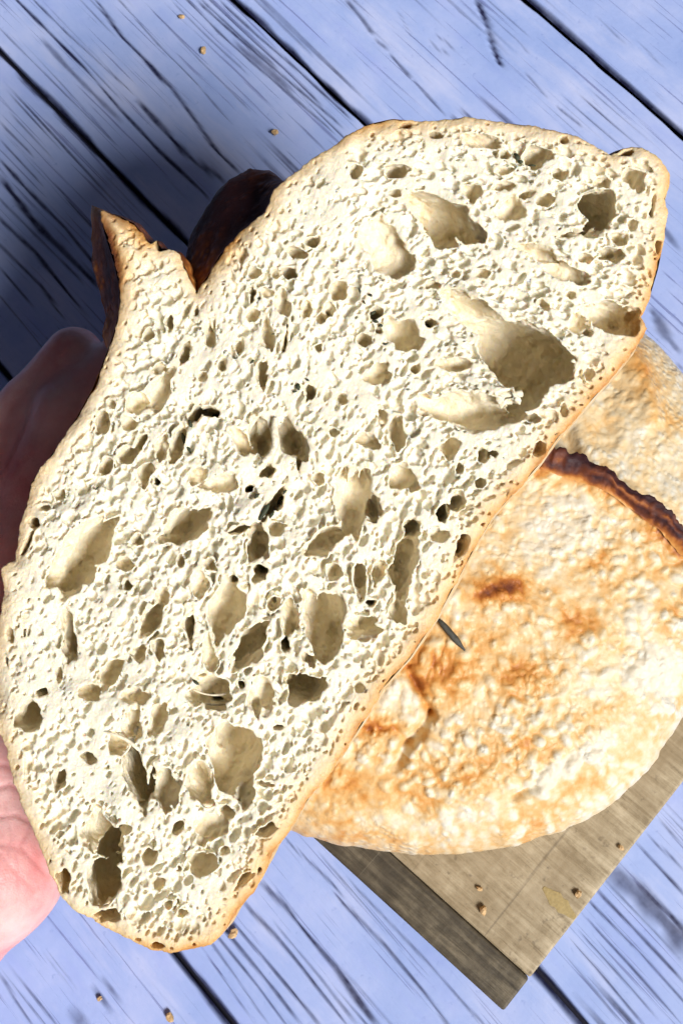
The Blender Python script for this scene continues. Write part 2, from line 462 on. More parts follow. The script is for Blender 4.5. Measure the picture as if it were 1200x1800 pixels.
# ------------------------------------------------------------------ cutting board
BT = 0.018
c0 = at_z(885, 1779, BT)[:2]
u1 = at_z(545, 1468, BT)[:2] - c0; u1 /= np.linalg.norm(u1)
u2 = at_z(1200, 1404, BT)[:2] - c0; u2 -= u1 * (u1 @ u2); u2 /= np.linalg.norm(u2)
BL, BW = 0.196, 0.180
STRIP = 0.0136
board = empty('cutting_board', (c0[0], c0[1], 0), Euler((0, 0, math.atan2(u1[1], u1[0]))))
tag(board, 'worn grey brown wooden cutting board under the golden half loaf', 'cutting board')
sgn = 1 if (u1[0] * u2[1] - u1[1] * u2[0]) > 0 else -1
def slab(name, x0, x1, y0, y1, z0, z1, bev, mat, parent):
    bm = bmesh.new(); bmesh.ops.create_cube(bm, size=1)
    for v in bm.verts:
        v.co = ((v.co.x + .5) * (x1 - x0) + x0, (v.co.y + .5) * (y1 - y0) + y0, (v.co.z + .5) * (z1 - z0) + z0)
    bmesh.ops.bevel(bm, geom=bm.edges[:], offset=bev, segments=3, affect='EDGES', profile=0.6)
    me = bpy.data.meshes.new(name); bm.to_mesh(me); bm.free()
    for p in me.polygons: p.use_smooth = True
    o = link(name, me, parent, mat)
    me.set_sharp_from_angle(angle=rad(40))
    return o
ya, yb = (0, STRIP), (STRIP + 0.0002, BW)
if sgn < 0: ya, yb = (-STRIP, 0), (-BW, -STRIP - 0.0002)
s1 = slab('end_strip', 0, BL, ya[0], ya[1], 0.0008, BT - 0.0004, 0.0012, M['strip'], board)
s1['label'] = 'dark brown strip along the edge of the board'
s2 = slab('board_panel', 0, BL, yb[0], yb[1], 0.0008, BT, 0.0012, M['board'], board)

# ------------------------------------------------------------------ golden half loaf on the board
HZ = BT
KZ = 0.022
OUT2 = [(1075,560),(1140,598),(1200,648),(1262,738),(1300,860),(1308,1000),(1275,1130),(1203,1255),(1132,1352),(1060,1420),(960,1470),(860,1496),(760,1502),(650,1492),(560,1473),(500,1455),(450,1432)]
OW = np.array([at_z(x, y, HZ + KZ)[:2] for x, y in OUT2])
K0 = (OW[0] + OW[-1]) / 2
H2 = 0.063
def catmull(P, n):
    P = np.asarray(P, float); m = len(P); t = np.linspace(0, m - 1 - 1e-9, n); i = t.astype(int); f = (t - i)[:, None]
    p0 = P[np.clip(i - 1, 0, m - 1)]; p1 = P[i]; p2 = P[np.clip(i + 1, 0, m - 1)]; p3 = P[np.clip(i + 2, 0, m - 1)]
    return 0.5 * (2 * p1 + (p2 - p0) * f + (2 * p0 - 5 * p1 + 4 * p2 - p3) * f ** 2 + (3 * p1 - p0 - 3 * p2 + p3) * f ** 3)
NA, NS = 500, 330
rim = catmull(OW, NA)
al = np.linspace(0, 1, NS) ** 0.9
alpha = al * rad(128)
rr = np.where(alpha < math.pi / 2, np.sin(np.minimum(alpha, math.pi / 2)) ** 0.88, 1 - 0.10 * (1 - np.cos((alpha - math.pi / 2) * 2)) )
zz = np.where(alpha < math.pi / 2, KZ + (H2 - KZ) * np.abs(np.cos(alpha)) ** 0.92 * np.sign(np.cos(alpha)), KZ * (1 - np.sin(np.clip((alpha - math.pi / 2) / rad(38), 0, 1) * math.pi / 2)))
X = K0[0] + (rim[:, 0] - K0[0])[:, None] * rr[None, :]
Y = K0[1] + (rim[:, 1] - K0[1])[:, None] * rr[None, :]
Z = np.repeat(zz[None, :], NA, 0) + HZ
P3 = np.stack([X, Y, Z], -1)
def normals(P):
    du = np.gradient(P, axis=0); dv = np.gradient(P, axis=1)
    n = np.cross(dv, du); n /= np.linalg.norm(n, axis=-1, keepdims=True) + 1e-12
    if n[P.shape[0] // 2, 5, 2] < 0: n = -n
    return n
N3 = normals(P3); N3[:, 0] = (0, 0, 1)
# photo pixel of every surface point, to lay the browning where the loaf has it
def to_px(P):
    q = (P - np.array([0, 0, CAM_H])) @ CM
    return 600 + q[..., 0] / -q[..., 2] * F_PX, 900 - q[..., 1] / -q[..., 2] * F_PX
PX, PY = to_px(P3)
def gau(cx, cy, sx, sy, ang=0):
    c, s = math.cos(rad(ang)), math.sin(rad(ang)); dx = PX - cx; dy = PY - cy
    return np.exp(-(((dx * c + dy * s) / sx) ** 2 + ((-dx * s + dy * c) / sy) ** 2))
def line_d(pts):
    d = np.full(PX.shape, 1e9); side = np.zeros(PX.shape)
    for (x0, y0), (x1, y1) in zip(pts[:-1], pts[1:]):
        ex, ey = x1 - x0, y1 - y0; t = np.clip(((PX - x0) * ex + (PY - y0) * ey) / (ex * ex + ey * ey), 0, 1)
        dd = np.hypot(PX - x0 - t * ex, PY - y0 - t * ey)
        cr = ((PX - x0) * ey - (PY - y0) * ex) / math.hypot(ex, ey)
        m = dd < d; d = np.where(m, dd, d); side = np.where(m, np.sign(cr), side)
    return d, side
EAR = [(925,800),(960,812),(1010,826),(1070,852),(1130,893),(1180,935),(1225,980),(1258,1015)]
dE, sE = line_d(EAR)
up = sE > 0                                   # opened score above / right of the ear
br = 0.205 + 0.09 * fbm2(PX, PY, 120, 3) + 0.11 * fbm2(PX, PY, 34, 5) + 0.10 * fbm2(PX, PY, 13, 6)
for cx, cy, sx, sy, an, a in [(890,1032,46,26,-10,.48),(860,1040,30,14,-20,.2),(1010,1095,42,28,-15,.30),(1050,985,30,14,-40,.2),(1085,960,30,14,-40,.18),(918,1190,48,30,-10,.24),
        (765,1180,54,46,40,.30),(735,1190,10,40,-25,.22),(660,1270,30,18,10,.3),(645,1282,16,8,10,.2),(900,800,60,60,0,.1),(830,905,34,70,32,.22),
        (1150,1180,62,44,25,-.42),(985,1352,80,18,-33,-.36),(1060,1310,50,16,-35,-.25),(1000,880,120,50,25,-.16),(960,960,90,60,0,-.15),(690,1235,52,34,-30,-.24),
        (700,1385,60,34,0,.12),(590,1385,50,40,0,.16),(620,1460,60,14,4,.16),(770,1440,200,22,-4,-.10),(1080,1400,160,26,-42,-.14),(1010,1235,160,60,-20,-.08),(850,1260,60,40,0,-.10),
        (820,1360,30,18,-20,.12),(1060,1240,60,24,-30,.12),(910,1290,50,24,-35,.12),(1120,1100,50,40,0,-.12)]:
    br += a * gau(cx, cy, sx, sy, an)
# score opening: pale, floury
op = np.clip(dE / 14, 0, 1) * up
br = np.where(up, br * (1 - op) + op * (0.10 + 0.13 * fbm2(PX, PY, 60, 8) + 0.10 * fbm2(PX, PY, 20, 18) + 0.16 * gau(1120, 640, 80, 26, 38) + 0.14 * gau(1170, 700, 40, 40) + 0.10 * gau(1000, 790, 30, 30)), br)
near = np.exp(-(dE / 30) ** 2) * ~up
br += near * (0.46 + 0.12 * fbm2(PX, PY, 22, 9))
br += np.exp(-(dE / 10) ** 2) * up * 0.25
hgt = 0.0018 * fbm2(PX, PY, 190, 11) + 0.0007 * fbm2(PX, PY, 44, 12) + 0.0003 * fbm2(PX, PY, 15, 14)
hgt -= up * np.clip(dE / 26, 0, 1) * 0.0065 * np.exp(-(dE / 260) ** 2)
hgt += np.exp(-(dE / 30) ** 2) * ~up * 0.004
# folds on the opened part and a fissure near the held half
for pts, w, a, b in [([(1005,745),(1018,775),(1030,815)], 13, -.0040, .10), ([(1110,610),(1140,660),(1155,720)], 22, .0022, .05), ([(1060,640),(1080,700),(1075,760)], 24, -.0014, .06),
                  ([(715,1175),(735,1215),(757,1255)], 8, -.0028, .28), ([(757,1258),(735,1290),(712,1320),(700,1345)], 11, -.0034, -.02), ([(640,1285),(690,1282),(712,1310)], 9, -.0015, .1),
                  ([(905,1405),(940,1388)], 6, -.0022, .12), ([(1100,1140),(1112,1170),(1140,1210),(1185,1225)], 12, -.0012, .06)]:
    d, _ = line_d(pts)
    e = np.exp(-(d / w) ** 2); hgt += a * e; br += b * e
# blisters
mmx = (PX - 450); mmy = (PY - 550)
HB = np.zeros((960, 900), np.float32)
gy, gx = np.mgrid[0:960, 0:900]
for i in range(6500):
    r = 2.4 + 9.5 * rng.random() ** 3.0
    cx, cy = rng.random() * 900, rng.random() * 960
    an = rng.random() * 3.14; el = 1 + rng.random() * 0.9
    x0, x1 = int(max(cx - 2.4 * r, 0)), int(min(cx + 2.4 * r, 899)); y0, y1 = int(max(cy - 2.4 * r, 0)), int(min(cy + 2.4 * r, 959))
    if x1 <= x0 or y1 <= y0: continue
    dx = gx[y0:y1, x0:x1] - cx; dy = gy[y0:y1, x0:x1] - cy
    u = (dx * math.cos(an) + dy * math.sin(an)) / el; v = -dx * math.sin(an) + dy * math.cos(an)
    b = np.clip(1 - (u * u + v * v) / (r * r), 0, 1) ** 0.8 * r * (0.6 + 0.6 * rng.random())
    HB[y0:y1, x0:x1] = np.maximum(HB[y0:y1, x0:x1], b)
iy = np.clip(mmy, 0, 958); ix = np.clip(mmx, 0, 898)
fy = iy - np.floor(iy); fx = ix - np.floor(ix); iy = iy.astype(int); ix = ix.astype(int)
hb = (HB[iy, ix] * (1 - fx) + HB[iy, ix + 1] * fx) * (1 - fy) + (HB[iy + 1, ix] * (1 - fx) + HB[iy + 1, ix + 1] * fx) * fy
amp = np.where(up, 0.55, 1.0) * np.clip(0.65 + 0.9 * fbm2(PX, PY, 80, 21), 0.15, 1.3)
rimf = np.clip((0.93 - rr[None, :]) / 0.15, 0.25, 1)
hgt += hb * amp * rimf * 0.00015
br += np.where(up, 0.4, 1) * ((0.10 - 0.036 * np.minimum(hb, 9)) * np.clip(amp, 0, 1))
fade = np.clip((np.arange(NS) / NS - 0.0) / 0.03, 0, 1)[None, :]
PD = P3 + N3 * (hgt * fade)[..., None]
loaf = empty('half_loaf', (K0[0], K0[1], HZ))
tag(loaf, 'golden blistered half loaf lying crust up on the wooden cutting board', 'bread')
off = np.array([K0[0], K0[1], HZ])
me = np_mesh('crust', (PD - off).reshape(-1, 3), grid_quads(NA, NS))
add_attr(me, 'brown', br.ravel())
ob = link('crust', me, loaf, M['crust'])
if me.polygons[NA * NS // 3].normal.z < 0: me.flip_normals()
# cut face (turned away, under the held half)
prof = np.concatenate([PD[0, ::-8], PD[-1, 1::8]]) - off
me = bpy.data.meshes.new('cut_face'); me.from_pydata([tuple(p) for p in prof], [], [list(range(len(prof)))])
add_attr(me, 'edge', np.full(len(prof), 9.0)); add_attr(me, 'burn', np.zeros(len(prof)))
link('cut_face', me, loaf, M['crumb'])
# base so that the loaf is closed underneath
basep = PD[:, -1] - off
me = bpy.data.meshes.new('bottom_crust'); me.from_pydata([tuple(p) for p in basep], [], [list(range(len(basep)))])
add_attr(me, 'brown', np.full(len(basep), 0.6)); link('bottom_crust', me, loaf, M['crust'])
# surface lookup for things on the crust
flatPX, flatPY = PX.ravel(), PY.ravel(); flatP = PD.reshape(-1, 3); flatN = N3.reshape(-1, 3)
vis = flatN[:, 2] > 0.05
def on_loaf(x, y, lift=0.0):
    i = np.argmin((flatPX - x) ** 2 + (flatPY - y) ** 2 + (~vis) * 1e6)
    return flatP[i] + flatN[i] * lift, flatN[i]
# burnt ear: a lip of crust standing along the score
ec = catmull(EAR, 150); EN = 22
EV = []; eb = []
BASE = []; QD = []
for i, (x, y) in enumerate(ec):
    j0, j1 = max(i - 2, 0), min(i + 2, 149)
    tx, ty = ec[j1] - ec[j0]; L = math.hypot(tx, ty); nx_, ny_ = ty / L, -tx / L      # towards the opening (up, right)
    p_in = on_loaf(x - nx_ * 12, y - ny_ * 12)[0]; ctr_ = on_loaf(x, y)[0]
    q = on_loaf(x + nx_ * 30, y + ny_ * 30)[0] - on_loaf(x - nx_ * 30, y - ny_ * 30)[0]; q[2] = 0; q /= np.linalg.norm(q) + 1e-9
    bs_ = p_in * 0.6 + ctr_ * 0.4; bs_[2] = max(p_in[2], ctr_[2]) - 0.0008
    BASE.append(bs_); QD.append(q)
def smooth1(A, n):
    A = np.array(A); k = np.ones(n) / n
    return np.stack([np.convolve(np.pad(A[:, c], n // 2, mode='edge'), k, 'valid') for c in range(3)], -1)
BASE = smooth1(smooth1(BASE, 15), 9) + np.array([0, 0, 0.0006]); QD = smooth1(QD, 21)
for i in range(150):
    t = i / 149; base = BASE[i]; q = QD[i]
    w = 0.0042 * (0.85 + 0.2 * math.sin(t * 9) + 0.25 * float(vn2(np.array(i * 1.0), np.array(0.), 9, 2)) + 0.22 * float(vn2(np.array(i * 1.0), np.array(0.), 3.5, 4)) + 0.12 * float(vn2(np.array(i * 1.0), np.array(0.), 1.6, 14))) * min(1, 0.35 + t * 7)
    for k in range(EN):
        a = k / (EN - 1)                       # outer skin up, round the tip, back down
        if a < 0.5:
            s = a / 0.5; off_q = -0.0034 + s * (w + 0.0034); hh = 0.0002 + 0.0026 * math.sin(s * 1.9) + 0.0004 * math.sin(s * 9 + t * 6)
        else:
            s = (a - 0.5) / 0.5; off_q = w * (1 - s) + 0.0008 * math.sin(s * 3.1); hh = 0.0025 * math.cos(s * 1.2) - 0.0070 * s
        jit = 0.0007 * vn2(np.array(i * 1.0), np.array(k * 2.0), 13, 5) + 0.00022 * vn2(np.array(i * 1.0), np.array(k * 2.0), 3, 6)
        P = base + q * (off_q + jit) + np.array([0, 0, hh + jit])
        EV.append(P - off)
        eb.append(0.95 + 0.12 * float(vn2(np.array(i * 1.0), np.array(k * 2.0), 6, 7)) - 0.34 * math.exp(-((a - 0.27) / 0.055) ** 2) * min(1, t * 2.2) * (0.7 + 0.5 * float(vn2(np.array(i * 1.0), np.array(0.), 9, 3)))
                  + (-0.50 * (1 - a / 0.20) if a < 0.20 else 0) - (0.6 * (a - .6) if a > 0.6 else 0))
me = np_mesh('ear', np.array(EV), grid_quads(150, EN))
add_attr(me, 'brown', np.array(eb))
o = link('ear', me, loaf, M['burnt']); o['label'] = 'dark burnt ear of crust along the score'

# ------------------------------------------------------------------ held half loaf: crumb carved out of a block of bubbles
FD = 260.0                                     # mm from the lens to the torn face
MMPX = FD / F_PX
HV = 0.32
def X_(px): return (px - 600) * MMPX
def Y_(py): return (900 - py) * MMPX
OUTL = [(176,368),(205,375),(232,388),(245,405),(262,425),(272,418),(280,433),(305,437),(318,455),(330,485),(343,512),(350,500),(365,480),(385,445),(420,405),(465,372),(480,330),(520,300),(560,270),(610,235),(650,212),(690,203),(740,208),(790,205),(820,200),(870,208),(930,215),(990,228),(1030,242),(1060,258),(1075,268),(1100,255),(1130,253),(1160,270),(1180,300),(1178,325),(1172,345),(1177,370),(1170,420),(1160,470),(1145,520),(1128,555),(1138,575),(1120,610),(1080,660),(1030,715),(985,765),(950,815),(920,850),(870,905),(840,955),(805,1020),(770,1085),(720,1160),(670,1215),(640,1270),(590,1345),(540,1410),(510,1460),(480,1500),(450,1560),(415,1605),(395,1640),(370,1665),(330,1672),(300,1680),(262,1672),(215,1650),(170,1622),(125,1600),(105,1575),(90,1540),(62,1480),(40,1420),(22,1380),(10,1320),(0,1290),(-8,1230),(-10,1150),(0,1080),(5,1040),(0,1000),(25,985),(30,950),(35,920),(45,880),(50,850),(75,815),(100,780),(130,735),(160,680),(180,630),(195,590),(203,560),(208,530),(207,500),(198,460),(187,425),(178,395)]
# pockets: centre px, half axes px, angle, depth mm
HOLES = [(624,300,10,14,0,5),(698,297,18,12,15,8),(775,377,64,30,30,15),(848,246,30,9,5,5),(766,235,10,6,0,4),(833,336,15,14,30,5),(695,336,10,8,0,4),(680,442,46,38,40,5),(712,215,14,6,-10,5),
(888,270,10,9,0,4),(885,298,12,6,0,3),(885,325,16,8,0,4),(895,365,18,18,0,4),(942,273,22,17,-20,9),(982,305,13,9,0,5),(1053,363,35,31,20,29),(1036,392,12,6,-45,12),(1115,312,17,18,-30,6),
(958,350,16,9,-20,5),(925,340,12,8,0,4),(905,365,17,20,0,5),(1058,320,14,8,0,4),(992,243,7,6,0,4),(950,445,38,12,12,5),(990,475,35,15,20,6),(1070,447,22,12,0,7),(1025,455,13,9,0,4),(1020,408,30,8,-5,5),
(1090,418,14,9,15,4),(1112,393,9,10,0,3),(1098,263,25,7,-5,6),(1160,428,9,12,-20,5),(1148,365,5,20,10,4),(322,622,9,18,28,7),(508,479,14,10,15,7),(485,482,8,8,0,4),(448,480,12,10,0,4),(520,445,16,10,30,6),
(550,426,14,10,0,6),(595,510,16,14,0,6),(443,525,6,14,0,5),(443,552,10,11,0,4),(498,540,12,18,-15,5),(470,590,10,24,0,6),(462,655,9,22,0,6),(367,585,9,22,0,5),(578,545,9,12,0,4),(565,558,9,10,0,4),(540,545,8,12,0,4),
(472,515,10,6,20,3),(344,548,5,12,0,4),(545,690,10,14,0,7),(503,585,3,18,10,9),(345,490,10,14,0,6),(708,588,30,24,40,9),(660,553,14,9,-30,10),(755,565,10,8,20,8),(640,598,14,12,0,5),(665,582,8,8,0,6),(660,655,22,14,-20,5),
(800,640,25,10,0,4),(925,622,90,51,26,30),(905,640,66,46,30,29.5),(850,560,62,26,38,11),(930,680,44,28,-60,26),(822,724,72,25,4,9),(897,730,25,17,0,8),(1080,558,44,27,24,11),(1015,567,16,16,-40,5),(1033,583,9,8,0,4),(955,535,8,9,0,4),(1003,518,8,7,0,3),
(1035,655,8,10,0,4),(988,720,6,10,15,4),(948,787,10,12,20,5),(935,735,12,8,30,4),(340,732,8,25,22,15),(367,722,16,9,5,14),(458,765,18,32,8,14),(420,772,28,13,50,6),(510,772,19,33,-22,14),(525,815,6,20,-5,10),(468,828,14,10,-40,8),(348,835,14,16,30,5),
(325,925,44,23,-38,11),(478,888,36,9,-52,13),(420,930,22,6,-22,9),(452,955,18,32,5,11),(437,860,8,6,-20,10),(385,850,30,12,-10,4),(576,950,36,18,-25,9),(485,930,14,12,0,5),(670,730,8,16,-15,6),(698,760,13,25,0,7),(645,775,20,9,0,5),
(622,885,24,58,4,9),(655,895,14,26,-15,9),(705,840,22,22,30,6),(790,785,16,15,0,6),(848,800,10,12,0,6),(868,796,8,7,0,5),(778,902,10,17,30,12),(802,885,12,15,20,8),(725,928,14,16,20,10),(708,990,20,46,10,11),(770,940,16,12,0,5),(812,960,8,23,20,8),
(843,850,10,10,0,4),(808,822,7,9,0,4),(140,982,74,30,-50,12),(60,918,10,9,0,10),(45,960,4,26,22,7),(105,870,9,8,0,4),(77,892,9,6,0,4),(240,950,10,9,0,4),(217,992,15,11,20,5),(224,1030,9,10,0,6),(265,1092,14,27,22,9),(285,1050,10,14,0,4),
(122,1128,12,37,-6,10),(18,1117,6,12,0,5),(43,1110,4,22,0,6),(10,1158,4,10,0,8),(400,1066,27,50,14,9),(410,1018,8,10,30,14),(333,1100,9,30,0,8),(280,1145,9,16,0,5),(458,1003,14,14,30,14),(440,1135,42,19,-48,12),(502,1135,9,12,-20,10),(480,1060,8,14,10,5),
(510,1090,10,30,-8,5),(370,995,9,10,0,5),(318,988,7,9,0,4),(350,1025,14,20,15,4),(370,1155,12,22,0,4),(570,1100,32,60,-8,13),(632,1010,10,30,-8,8),(588,1005,12,13,0,5),(640,1100,30,17,0,8),(650,1060,8,6,0,8),(700,1077,15,20,0,6),(535,1214,35,25,-12,16),
(543,1160,8,15,-30,7),(665,1007,10,20,5,5),(632,1210,8,8,0,3),(75,1217,10,9,20,12),(50,1262,22,24,30,12),(195,1182,15,25,32,7),(160,1217,18,14,0,6),(105,1368,11,17,10,7),(157,1330,13,11,0,7),(240,1362,20,60,-14,26),(204,1310,15,20,-30,9),(235,1275,14,30,0,6),
(280,1260,14,26,10,5),(245,1148,12,14,0,5),(280,1135,9,12,0,5),(103,1186,5,9,0,4),(240,1222,20,13,0,5),(375,1220,33,26,20,9),(408,1325,41,64,3,14),(355,1188,9,5,0,14),(380,1240,13,5,20,14),(350,1375,19,37,-25,8),(288,1382,22,36,0,8),(425,1203,8,9,20,7),
(462,1220,22,24,0,5),(450,1238,8,20,-5,6),(487,1277,12,7,10,5),(400,1428,14,12,0,6),(365,1450,27,27,0,4),(312,1455,13,9,-35,6),(468,1457,16,8,-22,7),(462,1376,14,6,5,4),(222,1455,10,8,0,5),(262,1505,12,14,0,6),(355,1520,23,20,0,7),(395,1495,6,5,0,4),
(297,1588,7,7,0,4),(320,1604,7,6,0,4),(280,1552,10,10,0,4),(315,1525,6,8,0,3),(275,1665,12,5,0,4),(455,1525,5,10,20,4),(430,1545,16,5,-45,4),(180,1470,31,38,0,13),(180,1546,29,44,-4,25),(108,1550,12,18,-12,9),(190,1610,22,11,-10,8),(172,1420,8,6,0,10),
(297,563,6,12,0,5),(177,740,11,20,5,7),(278,648,10,7,-20,6),(260,590,10,12,0,4),(240,705,14,16,0,5),(278,690,17,34,28,5),(222,800,17,13,-10,7),(246,780,8,18,25,7),(310,785,10,30,15,7),(283,790,9,22,10,6),(185,820,10,17,35,6),(255,830,11,19,25,6),(275,845,6,8,0,8),
(225,745,14,10,20,4),(193,708,8,8,0,3),(560,610,9,8,0,4),(420,610,7,12,0,4),(390,640,6,10,0,4),(355,660,8,8,0,3),(585,760,10,8,0,4),(600,700,9,9,0,4),(560,840,9,9,0,4),(745,700,9,7,0,4),(730,650,8,8,0,4),(850,480,10,6,0,3),(800,480,9,6,0,3),(760,500,12,7,0,3)]
x0m, x1m, y0m, y1m, z0m, z1m = X_(-18), X_(1190), Y_(1688), Y_(192), -31.0, 4.0
nx, ny, nz = int((x1m - x0m) / HV) + 1, int((y1m - y0m) / HV) + 1, int((z1m - z0m) / HV) + 1
gx = (x0m + HV * np.arange(nx)).astype(np.float32); gy = (y0m + HV * np.arange(ny)).astype(np.float32); gz = (z0m + HV * np.arange(nz)).astype(np.float32)
GX, GY = np.meshgrid(gx, gy, indexing='ij')
OM = [(X_(x), Y_(y)) for x, y in OUTL]
sd = poly_sdf(OM, GX, GY).astype(np.float32)
sd += (0.55 * fbm2(GX, GY, 5.0, 31) + 0.30 * fbm2(GX, GY, 1.6, 33)).astype(np.float32)
rgn = np.exp(-((GX - X_(285)) / 13) ** 2 - ((GY - Y_(440)) / 11) ** 2)
sd += (rgn * (1.3 * fbm2(GX, GY, 2.6, 35) + 0.6 * fbm2(GX, GY, 1.1, 36))).astype(np.float32)
zf = 1.6 * fbm2(GX, GY, 34, 41, 2) + 1.1 * fbm2(GX, GY, 11, 43, 2) + 0.40 * fbm2(GX, GY, 3.6, 45, 2)
zf -= 1.5 * np.exp(-((-sd) / 3.0))             # the tear dips towards the crust
PXG = GX / MMPX + 600; PYG = 900 - GY / MMPX
for cx, cy, sx, sy, an, a in [(400,820,50,40,-30,2.5),(360,760,60,22,0,2.0),(430,900,60,22,-25,2.2),(880,690,60,20,20,2.5),(800,640,70,50,20,1.5),(560,790,60,40,0,1.5),(520,860,40,60,30,-2.0),(470,780,60,40,0,-2.5),(600,880,40,60,0,-2.0),
                              (690,450,60,40,30,-1.5),(850,530,90,18,15,1.5),(230,1240,60,30,-20,1.8),(430,1250,40,30,0,1.2),(330,1290,50,40,0,1.5),(220,1400,30,40,0,1.2),(150,900,60,22,-30,1.5)]:
    c, s = math.cos(rad(an)), math.sin(rad(an)); dx = PXG - cx; dy = PYG - cy
    zf += a * np.exp(-(((dx * c + dy * s) / sx) ** 2 + ((-dx * s + dy * c) / sy) ** 2))
zf = zf.astype(np.float32)
bub = np.full((nx, ny, nz), -1.0, np.float32)
big = np.full((nx, ny, nz), -9.0, np.float32)
def stamp(A, c, ax, ang, warp=0.0, ext=1.25, cap=None):
    """max an ellipsoid (positive inside, about mm) into A; ang turns it in the face plane"""
    ca, sa = math.cos(ang), math.sin(ang)
    ex = math.hypot(ax[0] * ca, ax[1] * sa) * ext; ey = math.hypot(ax[0] * sa, ax[1] * ca) * ext; ez = ax[2] * ext
    i0 = max(int((c[0] - ex - x0m) / HV), 0); i1 = min(int((c[0] + ex - x0m) / HV) + 2, nx)
    j0 = max(int((c[1] - ey - y0m) / HV), 0); j1 = min(int((c[1] + ey - y0m) / HV) + 2, ny)
    k0 = max(int((c[2] - ez - z0m) / HV), 0); k1 = min(int((c[2] + ez - z0m) / HV) + 2, nz)
    if i1 <= i0 or j1 <= j0 or k1 <= k0: return
    x = gx[i0:i1, None] - c[0]; y = gy[None, j0:j1] - c[1]; z = (gz[k0:k1] - c[2]) / ax[2]
    u = (x * ca + y * sa) / ax[0]; v = (-x * sa + y * ca) / ax[1]
    if warp:
        u3 = u[:, :, None] + warp * np.sin(v[:, :, None] * 3.1 + z * 2.3 + c[0]) + warp * .5 * np.sin(v[:, :, None] * 7.3 - z * 4.1 + c[1])
        v3 = v[:, :, None] + warp * np.sin(u[:, :, None] * 2.7 - z * 2.9 + c[1]) + warp * .5 * np.sin(u[:, :, None] * 6.7 + z * 3.7 + c[0])
        d = np.sqrt(u3 * u3 + v3 * v3 + z * z)
    else:
        d = np.sqrt((u * u + v * v)[:, :, None] + z * z)
    B = A[i0:i1, j0:j1, k0:k1]
    np.maximum(B, ((1 - d) * min(ax)).astype(np.float32), out=B)
def zface(x, y):
    return float(zf[min(max(int((x - x0m) / HV), 0), nx - 1), min(max(int((y - y0m) / HV), 0), ny - 1)])
def sdat(x, y):
    return float(sd[min(max(int((x - x0m) / HV), 0), nx - 1), min(max(int((y - y0m) / HV), 0), ny - 1)])
for px, py, a, b, an, dep in HOLES:
    x, y = X_(px), Y_(py)
    dep = min(dep * (1.3 if dep > 9.5 else 1.15), 29.5)
    rz = dep * 0.66
    if dep > 24: stamp(big, (x, y, -15.5), (a * MMPX * 1.45, b * MMPX * 1.45, 13.5), -rad(an), 0.10, 1.5)
    stamp(big, (x, y, zface(x, y) - dep * 0.34), (a * MMPX * 1.17, b * MMPX * 1.17, rz), -rad(an), 0.13, 1.6)
    if a * b > 170 and dep < 26:
        for _s in range(3 if a * b > 500 else 2):                  # smaller cells run into the pocket
            th_ = random.uniform(0, 6.28); f_ = random.uniform(0.75, 1.05); q_ = random.uniform(0.35, 0.6)
            ox, oy = a * math.cos(th_) * f_, b * math.sin(th_) * f_; c_, s_ = math.cos(rad(an)), math.sin(rad(an))
            xs, ys = X_(px + ox * c_ - oy * s_), Y_(py + ox * s_ + oy * c_)
            stamp(big, (xs, ys, zface(xs, ys) - dep * 0.2 * random.random()), (a * MMPX * q_, b * MMPX * q_ * 1.2, rz * random.uniform(0.35, 0.8)), -rad(an), 0.13, 1.6)
# the random bubbles
def flow(px, py):
    w = 1 / (1 + math.exp(-((px - 0.35 * py) - 520) / 70))
    a0 = 78 - 24 * min(max((700 - px) / 600, 0), 1)
    return rad(a0 * (1 - w) + (-14) * w)
def bubbles(N, rf, zo, el):
    bx = rng.uniform(x0m, x1m, N); by = rng.uniform(y0m, y1m, N); br_ = rf(rng.random(N)); u = rng.random(N)
    dens = fbm2(bx, by, 14, 51)
    for x, y, r, uu, dn in zip(bx, by, br_, u, dens):
        s = sdat(x, y)
        if s > 0.3: continue
        if s > -3.2 and random.random() < 0.85: continue
        if s > -4.5 and r > 0.8: r = 0.5 + 0.3 * random.random()
        if random.random() < np.clip(-dn * 2.2 - 0.05, 0, 0.75): continue
        r *= 1 + 0.35 * dn
        e = 1.0 + random.random() * el
        stamp(bub, (x, y, zface(x, y) + zo(r, uu)), (r * e, r / math.sqrt(e), r * (1.0 + 0.9 * random.random())), flow(x / MMPX + 600, 900 - y / MMPX) + random.gauss(0, 0.35))
bubbles(13500, lambda u: 0.46 + 0.95 * u ** 3.2, lambda r, u: -r * (0.05 + 0.85 * u), 0.8)         # cells torn open
bubbles(6000, lambda u: 0.42 + 0.2 * u, lambda r, u: -0.15 - 0.6 * u, 0.6)                      # pin pores
# combine
def lattice(cell, seed):
    r = np.random.default_rng(seed); A = r.random((int(nx * HV / cell) + 3, int(ny * HV / cell) + 3, int(nz * HV / cell) + 3)).astype(np.float32) - 0.5
    for ax, n in enumerate((nx, ny, nz)):
        p = np.arange(n) * HV / cell; i = p.astype(int); f = (p - i); f = (f * f * (3 - 2 * f)).astype(np.float32)
        sh = [1, 1, 1]; sh[ax] = n; f = f.reshape(sh)
        A = np.take(A, i, ax) * (1 - f) + np.take(A, i + 1, ax) * f
    return A
big += 0.9 * lattice(2.6, 3); big += 0.45 * lattice(1.1, 4)
inside = -sd
np.minimum(bub, (inside - 0.9)[:, :, None], out=bub)
np.minimum(big, (inside - 0.7)[:, :, None], out=big)
np.minimum(bub, -big - 0.42, out=bub)           # keep a thin skin round the big pockets
F = np.maximum(sd[:, :, None], gz[None, None, :] - zf[:, :, None])
np.maximum(F, bub, out=F); del bub
KS = 0.45
hk = np.clip(KS - np.abs(F - big), 0, None); hk *= hk; hk *= 0.25 / KS
np.maximum(F, big, out=F); F += hk * (big > -0.6); del hk; bigc = big.astype(np.float16); del big
